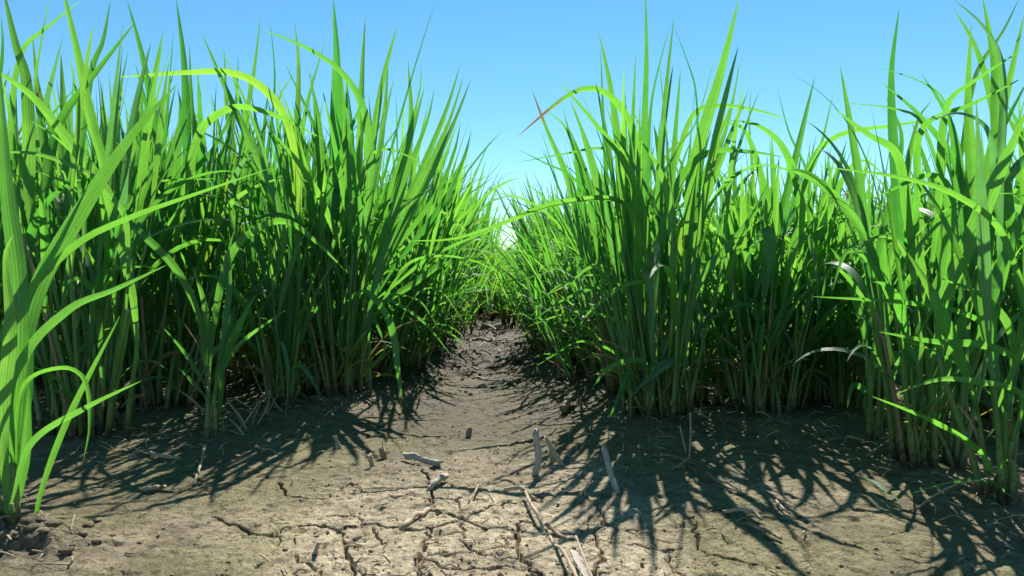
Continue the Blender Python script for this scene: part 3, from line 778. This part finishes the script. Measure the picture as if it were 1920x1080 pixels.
  ([(1895,930),(1850,900),(1780,905),(1712,924)],7,-.03,-.06,''),
 ],
 'CC': [
  ([(958,560),(955,500),(945,470),(925,455)],5,0,0,''), ([(960,560),(966,490),(985,440),(1000,430)],5,0,0,''),
  ([(950,560),(930,510),(890,500),(860,520)],5,0,-.1,''), ([(965,560),(985,510),(1020,500),(1050,520)],5,0,-.1,''),
 ],
}
TONE = {'': (.5, .04, 0), 'y': (.9, .27, 0), 'b': (.55, .06, 1), 'd': (.5, .95, 0), 'p': (.75, .06, 0), 'k': (.12, .02, 0), 'g': (.3, .0, 0), 'o': (.6, .12, 0)}
PART_LABEL = {'y': 'yellowing leaf blade', 'b': 'green leaf blade with a brown withered tip', 'd': 'withered straw-coloured leaf'}
FGLAB = {
 'L1': 'tallest dense rice clump left of the furrow with one blade drooping to the mud',
 'L2': 'short leafy rice tuft hugging the left foot of the tallest left clump',
 'L3': 'broad rice clump at the left with a yellowing blade arching over to the left',
 'L4': 'tall wide-bladed rice clump behind the small seedling, nearest the left border of the photo',
 'L5': 'small sparse rice seedling alone on the mud, two long blades arching left and right',
 'L6': 'blurred close rice plant in the bottom left corner with yellow and orange leaf bases',
 'R1': 'tall dense rice clump right of the furrow with thick pale muddy stalks',
 'R2': 'leafy middle-height rice clump just right of the tall clump beside the furrow',
 'R3': 'thin rice shoot of a few stalks between the leafy clump and the right-hand plants',
 'R4': 'tall curling rice clump near the right border with leaning stalks and twisted blades',
 'R5': 'close rice plant at the right border with one very broad bright blade',
 'CC': 'small low rice plant standing alone in the middle of the furrow at its far end',
}
for idx, (nm, ((bx, by), tillers, radius, height, growth)) in enumerate(FG.items()):
    b = BASE[nm].copy(); b[2] = ground_z(b[0], b[1])
    root = empty('rice_plant', b)
    tag(root, FGLAB[nm], 'rice plant')
    rng = np.random.default_rng(900 + idx)
    st, fo = grow_clump(500 + idx, tillers, radius, height, growth, stalk_each=True, fine=True)
    for m in st: m.build('stalk', STALK, root)
    fo.build('foliage', LEAF, root)
    if tillers > 6:                                               # withered lower leaves and old sheaths
        old = Mesh()
        for i in range(int(tillers * .55)):
            ph = rng.random() * 6.28; rr = radius * rng.uniform(.6, 1.15)
            grow_leaf(old, np.array([rr * math.cos(ph), rr * math.sin(ph), rng.uniform(.0, .05)]), ph + rng.normal(0, .7), R(rng.uniform(5, 50)), R(rng.uniform(50, 120)), rng.uniform(.05, .15),
                      rng.uniform(.003, .007), rng, np.array([rng.random(), rng.uniform(.75, 1), 0, 1.]), n=9, fold=.5)
        old.build('dry_leaves', LEAF, root)
    for pts, wpx, d0, d1, tone in BL[nm]:
        n = len(pts)
        P = np.array([at(px, py, b[1] + d0 + (d1 - d0) * i / (n - 1)) for i, (px, py) in enumerate(pts)])
        T = P[1] - P[0]; T /= np.linalg.norm(T)
        if T[2] < .3: T = unit(T + np.array([0, 0, .6]))
        foot = np.array([b[0], b[1], b[2] - .012])
        ang, rr = rng.random() * 6.28, radius * math.sqrt(rng.random()) * .9
        foot[:2] += rr * np.array([math.cos(ang), math.sin(ang)])
        foot[0] += np.clip((P[0][0] - b[0]) * .25, -radius, radius)
        hgt = max(P[0][2] - foot[2], .02); L = np.linalg.norm(P[0] - foot)
        s = np.linspace(0, 1, 20)[:, None]
        m0, m1 = (unit(np.array([(P[0]-foot)[0] * .35, (P[0]-foot)[1] * .35, hgt]))) * L, T * L
        low = (2*s**3-3*s**2+1)*foot + (s**3-2*s**2+s)*m0 + (-2*s**3+3*s**2)*P[0] + (s**3-s**2)*m1
        split = int(np.clip(np.searchsorted(low[:, 2], b[2] + min(.24, .55 * hgt + .02)), 5, 18))
        tn = list(TONE[tone]); tn[0] = float(np.clip(tn[0] + rng.normal(0, .13), 0, 1))
        stv = None
        if tone != 'd':
            m = Mesh(); cl_ = low[:split + 3:2]
            r0 = min(.0048, .00028 * wpx + .0012 * b[1])
            m.tube(cl_, r0 * np.linspace(1, .55, len(cl_)), np.stack([np.full(len(cl_), tn[0]), np.full(len(cl_), .05), np.maximum(cl_[:, 2] - b[2], 0), np.ones(len(cl_))], 1), 7)
            stv = m.build('stalk', STALK, root); stv.matrix_parent_inverse = Matrix.Translation(-Vector(b))
        path = spline(np.concatenate([low[split::5], P[0:]]) if split < 19 else P, 30)
        path[:, 2] = np.maximum(path[:, 2], .003)
        m = Mesh()
        t = unit(np.gradient(path, axis=0))
        view = unit(path - np.array([.05, 0, CAM_H]))
        face = unit(np.cross(view, t))
        # a real leaf lies across its own bend: blend towards that where it arches, and let it twist a little
        n0 = unit(view - t * np.sum(view * t, 1, keepdims=True))
        kk = np.cross(t, n0); kk = kk * np.where(kk[:, 2:] < 0, -1.0, 1.0)
        flat_ = np.sqrt(np.clip(1 - t[:, 2] ** 2, 0, 1))
        phi = (rng.uniform(-1.0, -.7) if tone == 'g' else rng.uniform(.05, .75)) * flat_ + rng.normal(0, .15)
        sgn = np.sign(np.sum(np.cross(t, n0) * kk, 1))
        turn = rng.normal(0, .30) * (1 - flat_)
        nr = n0 * np.cos(phi + turn)[:, None] + kk * np.sin(phi + turn)[:, None]
        wd = np.cross(nr, t)
        W = wpx * (.96 if wpx < 18 else .86) * np.mean([p[1] for p in P]) / FPX
        m.ribbon(path, blade_width(30, W, .40 if wpx > 9 else .6), wd, np.array([*tn, {'g': .40, 'p': .80}.get(tone, 1.0)]), rng.uniform(.12, .4), 4)
        o = m.build('leaf_blade', LEAF, stv or root)
        if not stv: o.matrix_parent_inverse = Matrix.Translation(-Vector(b))
        if tone in PART_LABEL: o['label'] = PART_LABEL[tone]

# ------------------------------------------------------------------ straw, stubble and litter on the mud
def gp(px, py, lift=0.0):
    p = on_ground(px, py); p[2] = ground_z(p[0], p[1]) + lift; return p
rl = np.random.default_rng(4)
def stick(name, label, pts, rpx, mat, cat='stubble', sides=8, flat=1.0, rough=.25, taper=.8):
    """pts: (px, py, height above the mud in m, depth reference row or None)"""
    P = []
    for px, py, z in pts:
        r = ray(px, py); t = (z - CAM_H) / r[2]
        P.append(np.array([0, 0, CAM_H]) + r * t)
    P = np.array(P)
    for i, (px, py, z) in enumerate(pts): P[i, 2] = z + ground_z(P[i, 0], P[i, 1])
    Q = spline(P, max(12, len(pts) * 6))
    d = Q[:, 1].mean()
    r = rpx * d / FPX
    rad = r * (1 + rough * rl.normal(0, .5, len(Q)).cumsum() / 4) * np.linspace(1, taper, len(Q))
    rad = np.clip(rad, r * .5, r * 1.5)
    for q in Q: q[2] = max(q[2], ground_z(q[0], q[1]) + r * flat * .55)
    org = P[np.argmin(P[:, 2])].copy()
    m = Mesh(); m.tube(Q - org, rad, np.array([.5, .5, .5, 1.]), sides, True, flat)
    fray(m, r)
    o = m.build(name, mat); o.location = org
    tag(o, label, cat); return o

def fray(m, r):
    v = m.v[-1]; k = 9 if len(v) % 9 == 2 else 8
    v += rl.normal(0, r * .13, v.shape)
    ax = unit(v[-1] - v[-2])
    for sl, sg in ((slice(0, k), -1), (slice(-2 - k, -2), 1)):
        v[sl] += ax * (sg * np.abs(rl.normal(0, r * 1.1, (len(v[sl]), 1))))

def upright(name, label, base, tip, rpx, mat, bendx=0.0, cat='stubble', rough=.25, lean=0.0):
    b = gp(*base); b[2] -= .006
    t = at(tip[0], tip[1], b[1] + lean)
    mid = (b + t) / 2; mid[0] += bendx
    Q = spline([b, mid, t], 14); r = rpx * b[1] / FPX
    rad = np.clip(r * (1 + rough * rl.normal(0, .5, 14).cumsum() / 4), r * .55, r * 1.5)
    m = Mesh(); m.tube(Q - b, rad, np.array([.5, .5, .5, 1.]), 9, True, .8); fray(m, r)
    o = m.build(name, mat); o.location = b; tag(o, label, cat); return o

upright('stubble_stick', 'upright grey stubble stick standing in the mud at the mouth of the furrow', (1002,884), (1004,812), 6.6, GREY, .005)
upright('stubble_stick', 'pale split stubble stick leaning left, beside the upright grey one', (1056,866), (1026,826), 5.6, STRAW, 0, lean=.01)
upright('stubble_stick', 'tiny pale stub poking up between the upright grey and leaning sticks', (1037,862), (1033,848), 4.2, STRAW, 0)
upright('stubble_stick', 'jointed white and dark stick leaning on the mud below the right clump', (1164,918), (1134,845), 5.2, GREY, -.002, lean=.05)
stick('stubble_chunk', 'short gnarled white chunk of old stubble lying on dry mud', [(762,853,.007),(776,853,.009),(792,857,.007),(804,857,.008),(821,864,.005)], 6.4, GREY, flat=.5, rough=.35, taper=.9)
stick('stubble_stick', 'mottled pale piece of stalk ending at the crack junction', [(836,882,.010),(826,890,.009),(812,903,.006),(804,912,.001)], 6.0, GREY, rough=.5, taper=.9)
stick('stubble_stick', 'smooth light brown stick lying across the mud by the mottled stalk', [(752,976,.005),(778,957,.006),(806,935,.008)], 5.2, STRAW, rough=.15, taper=.75)
stick('straw', 'flat pale double straw at the top of the long bent straw', [(946,910,.012),(975,906,.014),(1001,908,.013)], 3.6, STRAW, 'straw', flat=.7)
stick('straw', 'long bent straw running from the dry mud out of the bottom of the photo', [(984,910,.010),(995,935,.010),(1010,962,.012),(1028,984,.010),(1052,1030,.008),(1082,1084,.010),(1090,1105,.01)], 3.8, STRAW, 'straw', rough=.12)
stick('straw', 'short brown straw forking right off the long bent straw', [(1026,982,.006),(1042,992,.005),(1060,1006,.002)], 3.6, BROWN, 'straw')
stick('straw', 'thin grey straw lying beside the long bent straw at the bottom', [(1080,1008,.012),(1092,1040,.012),(1112,1084,.010),(1120,1100,.01)], 2.6, GREY, 'straw')
stick('straw', 'broad bleached sheath lying at the bottom edge between two straws', [(1076,1040,.008),(1090,1064,.010),(1106,1095,.008)], 7.5, GREY, 'straw', flat=.35)
stick('straw', 'thin curved pale straw lying right of the crack junction', [(895,893,.006),(897,903,.007),(890,918,.006),(879,935,.002)], 1.9, STRAW, 'straw')
stick('straw', 'little hooked pale straw rising right of the furrow mouth', [(1099,922,.001),(1098,906,.008),(1112,894,.014)], 1.9, STRAW, 'straw')
stick('stubble_stick', 'short reddish grey twig lying under the right clump', [(1260,875,.004),(1275,864,.006),(1287,855,.010)], 3.0, BROWN)
stick('straw', 'thin dark straw beside the reddish twig under the right clump', [(1225,848,.004),(1260,850,.004),(1300,862,.003)], 2.0, BROWN, 'straw')
upright('straw', 'thin orange straw standing upright below the right clump', (1291,856), (1294,775), 2.0, STRAW, .002, 'straw')
upright('straw', 'thin straw leaning beside the upright orange one', (1288,845), (1275,800), 1.6, STRAW, 0, 'straw')
stick('stubble_chunk', 'curled brown husk on the lower right mud', [(1405,972,.006),(1425,985,.010),(1440,990,.006),(1462,1000,.004)], 5.0, BROWN, flat=.6)
stick('straw', 'pale torn straw left of the curled brown husk', [(1360,955,.005),(1385,950,.009),(1412,955,.008),(1425,968,.004)], 3.2, STRAW, 'straw')
stick('straw', 'dull sliver of sheath behind the torn straw', [(1325,880,.008),(1350,900,.006),(1395,922,.003)], 4.0, BROWN, 'straw', flat=.5)
stick('straw', 'small cream straw lying alone on the right mud', [(1456,934,.004),(1466,944,.005),(1480,956,.004)], 2.4, STRAW, 'straw')
stick('straw', 'long withered leaf bending down to the mud by the right border', [(1720,945,.004),(1745,925,.02),(1790,905,.035),(1840,897,.05),(1862,905,.03)], 3.2, STRAW, 'straw', flat=.4)
stick('straw', 'curved reddish straw by the thin right shoot', [(1628,862,.003),(1650,848,.012),(1680,842,.010)], 2.6, BROWN, 'straw')
stick('straw', 'pale straw pointing down below the small seedling', [(384,836,.012),(378,862,.008),(364,900,.003)], 3.0, STRAW, 'straw')
stick('stubble_stick', 'pale straw length lying flat left of the seedling', [(278,850,.004),(300,854,.006),(338,858,.004)], 4.2, STRAW, flat=.6)
stick('straw', 'blunt pale straw end below the flat straw length', [(272,915,.004),(290,912,.007),(306,907,.005)], 4.0, STRAW, 'straw')
stick('stubble_chunk', 'small white chip stuck upright in dry mud at the lower left', [(592,1036,.002),(594,1026,.009),(598,1018,.013)], 4.4, GREY)
upright('stubble_stick', 'pointed pale stub on the dry mud left of the furrow mouth', (640,834), (629,820), 4.0, STRAW)
upright('stubble_stick', 'broken brown stub nearest the white chunk', (723,856), (716,843), 6.0, BROWN)
upright('stubble_stick', 'bleached stub in front of the broken brown stub', (702,870), (693,856), 4.5, STRAW)
upright('stubble_stick', 'dark little stump in the middle of the furrow mouth', (878,818), (880,806), 5.0, BROWN)
upright('stubble_stick', 'dark knobbly stump standing in the furrow by the right row', (1047,706), (1045,664), 5.0, BROWN, .004)
stick('stubble_chunk', 'brown curled root lying in the shade left of the right clump', [(1058,768,.010),(1064,752,.018),(1078,744,.016)], 7.0, BROWN)
stick('stubble_stick', 'white bent straw far up the furrow', [(905,606,.02),(918,604,.03),(930,616,.015)], 2.6, GREY)
stick('stubble_stick', 'grey stick lying across the furrow under the white bent straw', [(888,634,.012),(902,630,.02),(918,636,.012)], 3.0, GREY)
stick('straw', 'pale straw lying along the right side of the furrow', [(968,655,.01),(970,662,.015),(972,668,.008)], 2.6, STRAW, 'straw')
stick('straw', 'straight pale straw lying in the furrow on the left', [(816,708,.01),(821,702,.014),(824,698,.012)], 2.4, STRAW, 'straw')

# broken straws strewn along the furrow floor
rb = random.Random(21)
for i in range(46):
    y = rb.uniform(1.62, 3.1); x = rb.gauss(-.06, .10) - .02 * (y - 1.6); a = rb.uniform(0, 6.28); L = rb.uniform(.03, .09)
    d = np.array([math.cos(a), math.sin(a) , rb.uniform(-.1, .35)]) * L
    p = np.array([x, y, ground_z(x, y) + .003]); Q = spline([p, p + d * .5 + np.array([0, 0, rb.uniform(-.1, .2) * L]), p + d], 8)
    for q in Q: q[2] = max(q[2], ground_z(q[0], q[1]) + .002)
    m = Mesh(); m.tube(Q - p, np.linspace(1, .7, 8) * rb.uniform(.0016, .0042), np.array([.5, .5, .5, 1.]), 6, True, .7)
    o = m.build('straw', [STRAW, BROWN, GREY, STRAW][i % 4]); o.location = p
    tag(o, 'short broken straw strewn on the dark furrow floor between the rows', 'straw', 'broken straws strewn along the furrow')

# withered bundle between the seedling and the tallest left clump, one straw at a time
BUN = [[(455,800),(440,770),(428,755)],[(462,806),(450,780),(425,750),(440,748),(470,765)],[(450,805),(468,780),(488,750)],[(470,800),(480,775),(490,752)],[(482,795),(495,775),(500,760)],
       [(500,782),(504,750),(507,730)],[(500,783),(512,755),(523,738)],[(528,780),(515,755),(505,735)],[(455,818),(432,808),(420,805)],[(420,815),(418,790),(422,775)],[(500,760),(480,710),(457,662)],[(458,818),(445,800),(430,785)]]
for i, q in enumerate(BUN):
    b = gp(*q[0]); P = [at(px, py, b[1] + .01 * j) for j, (px, py) in enumerate(q)]
    P[0] = b
    if len(q) > 3: P[-1][2] = max(P[-1][2], .02)
    m = Mesh(); Qs = spline(P, 14); m.tube(Qs - b, np.linspace(.0018, .0011, 14), np.array([.5, .5, .5, 1.]), 6)
    o = m.build('straw', STRAW if i % 3 else BROWN); o.location = b
    tag(o, 'dry grey-brown straw in the withered bundle between the seedling and the tallest left clump', 'straw', 'straws of the withered bundle')

# the cut green blade lying on the right mud
m = Mesh(); Q = np.array([gp(1608,904,.010), gp(1640,917,.012), gp(1690,940,.004)]); Q = spline(Q, 14)
m.ribbon(Q - Q[0], blade_width(14, .0075), np.tile([.6, .7, .25], (14, 1)), np.array([.6, .05, 0, 1.]), .3, 2)
o = m.build('fallen_leaf', LEAF); o.location = Q[0]; tag(o, 'loose green leaf blade lying on the right mud', 'leaf')

# uncounted crumbs of soil and straw flecks
def crumb(M, c, r, rng):
    ico = np.array([[0,0,1],[.89,0,.45],[.28,.85,.45],[-.72,.53,.45],[-.72,-.53,.45],[.28,-.85,.45],[.72,.53,-.45],[-.28,.85,-.45],[-.89,0,-.45],[-.28,-.85,-.45],[.72,-.53,-.45],[0,0,-1]])
    F = np.array([[0,1,2],[0,2,3],[0,3,4],[0,4,5],[0,5,1],[1,6,2],[2,7,3],[3,8,4],[4,9,5],[5,10,1],[6,7,2],[7,8,3],[8,9,4],[9,10,5],[10,6,1],[11,7,6],[11,8,7],[11,9,8],[11,10,9],[11,6,10]])
    v = ico * r * rng.uniform(.6, 1.25, (12, 1)) * np.array([1, 1, .5]) + c
    M.add(v, np.concatenate([F, F[:, 2:]], 1), np.zeros((12, 2)), np.array([rng.uniform(.1, .7) if c[1] < 1.3 else rng.uniform(0, .25), .1, rng.uniform(0, .15), 1.]))
cr = Mesh(); rc = np.random.default_rng(12)
for i in range(2600):
    y = .58 + 1.5 * rc.random() ** 1.7; x = rc.normal(-.03, .30) * y
    r = .0008 + .0022 * rc.random() ** 4
    crumb(cr, np.array([x, y, ground_z(x, y) + r * .3]), r, rc)
for i in range(70):
    x, y = cl[0] + .03 + rc.normal(0, .035), cl[1] - .01 + rc.normal(0, .025)
    r = .002 + .007 * rc.random() ** 2; crumb(cr, np.array([x, y, ground_z(x, y) + r * .3]), r, rc)
for i in range(260):
    y = rc.uniform(1.5, 3.2); x = rc.normal(-.05, .11)
    r = .0015 + .006 * rc.random() ** 3; crumb(cr, np.array([x, y, ground_z(x, y) + r * .3]), r, rc)
tag(cr.build('soil_crumbs', CLOD), 'loose crumbs of soil scattered over the mud', 'soil', kind='stuff')
lt = Mesh(); rc = np.random.default_rng(13)
for i in range(1000):
    y = .6 + 1.9 * rc.random() ** 1.3; x = rc.normal(-.02, .33) * y
    if i % 5 < 2:
        q = list(BASE.values())[rc.integers(0, 11)]; x, y = q[0] + rc.normal(0, .07), q[1] - .03 + rc.normal(0, .05)
        if y < .56: continue
    a, L = rc.random() * 6.28, rc.uniform(.004, .018) * (1.8 if i % 5 < 2 else 1) * (1.5 if y > 1.5 else 1)
    z = ground_z(x, y) + .0015
    d = np.array([math.cos(a), math.sin(a), rc.uniform(0, .5)]) * L
    p = np.array([x, y, z]); Q = spline([p, p + d * .5 + np.array([0, 0, L * rc.uniform(0, .25)]), p + d], 6)
    lt.tube(Q, rc.uniform(.0004, .0011), np.array([.5, .5, .5, 1.]), 5, True, .6)
tag(lt.build('straw_litter', STRAW), 'flecks of pale straw scattered over the mud', 'litter', kind='stuff')
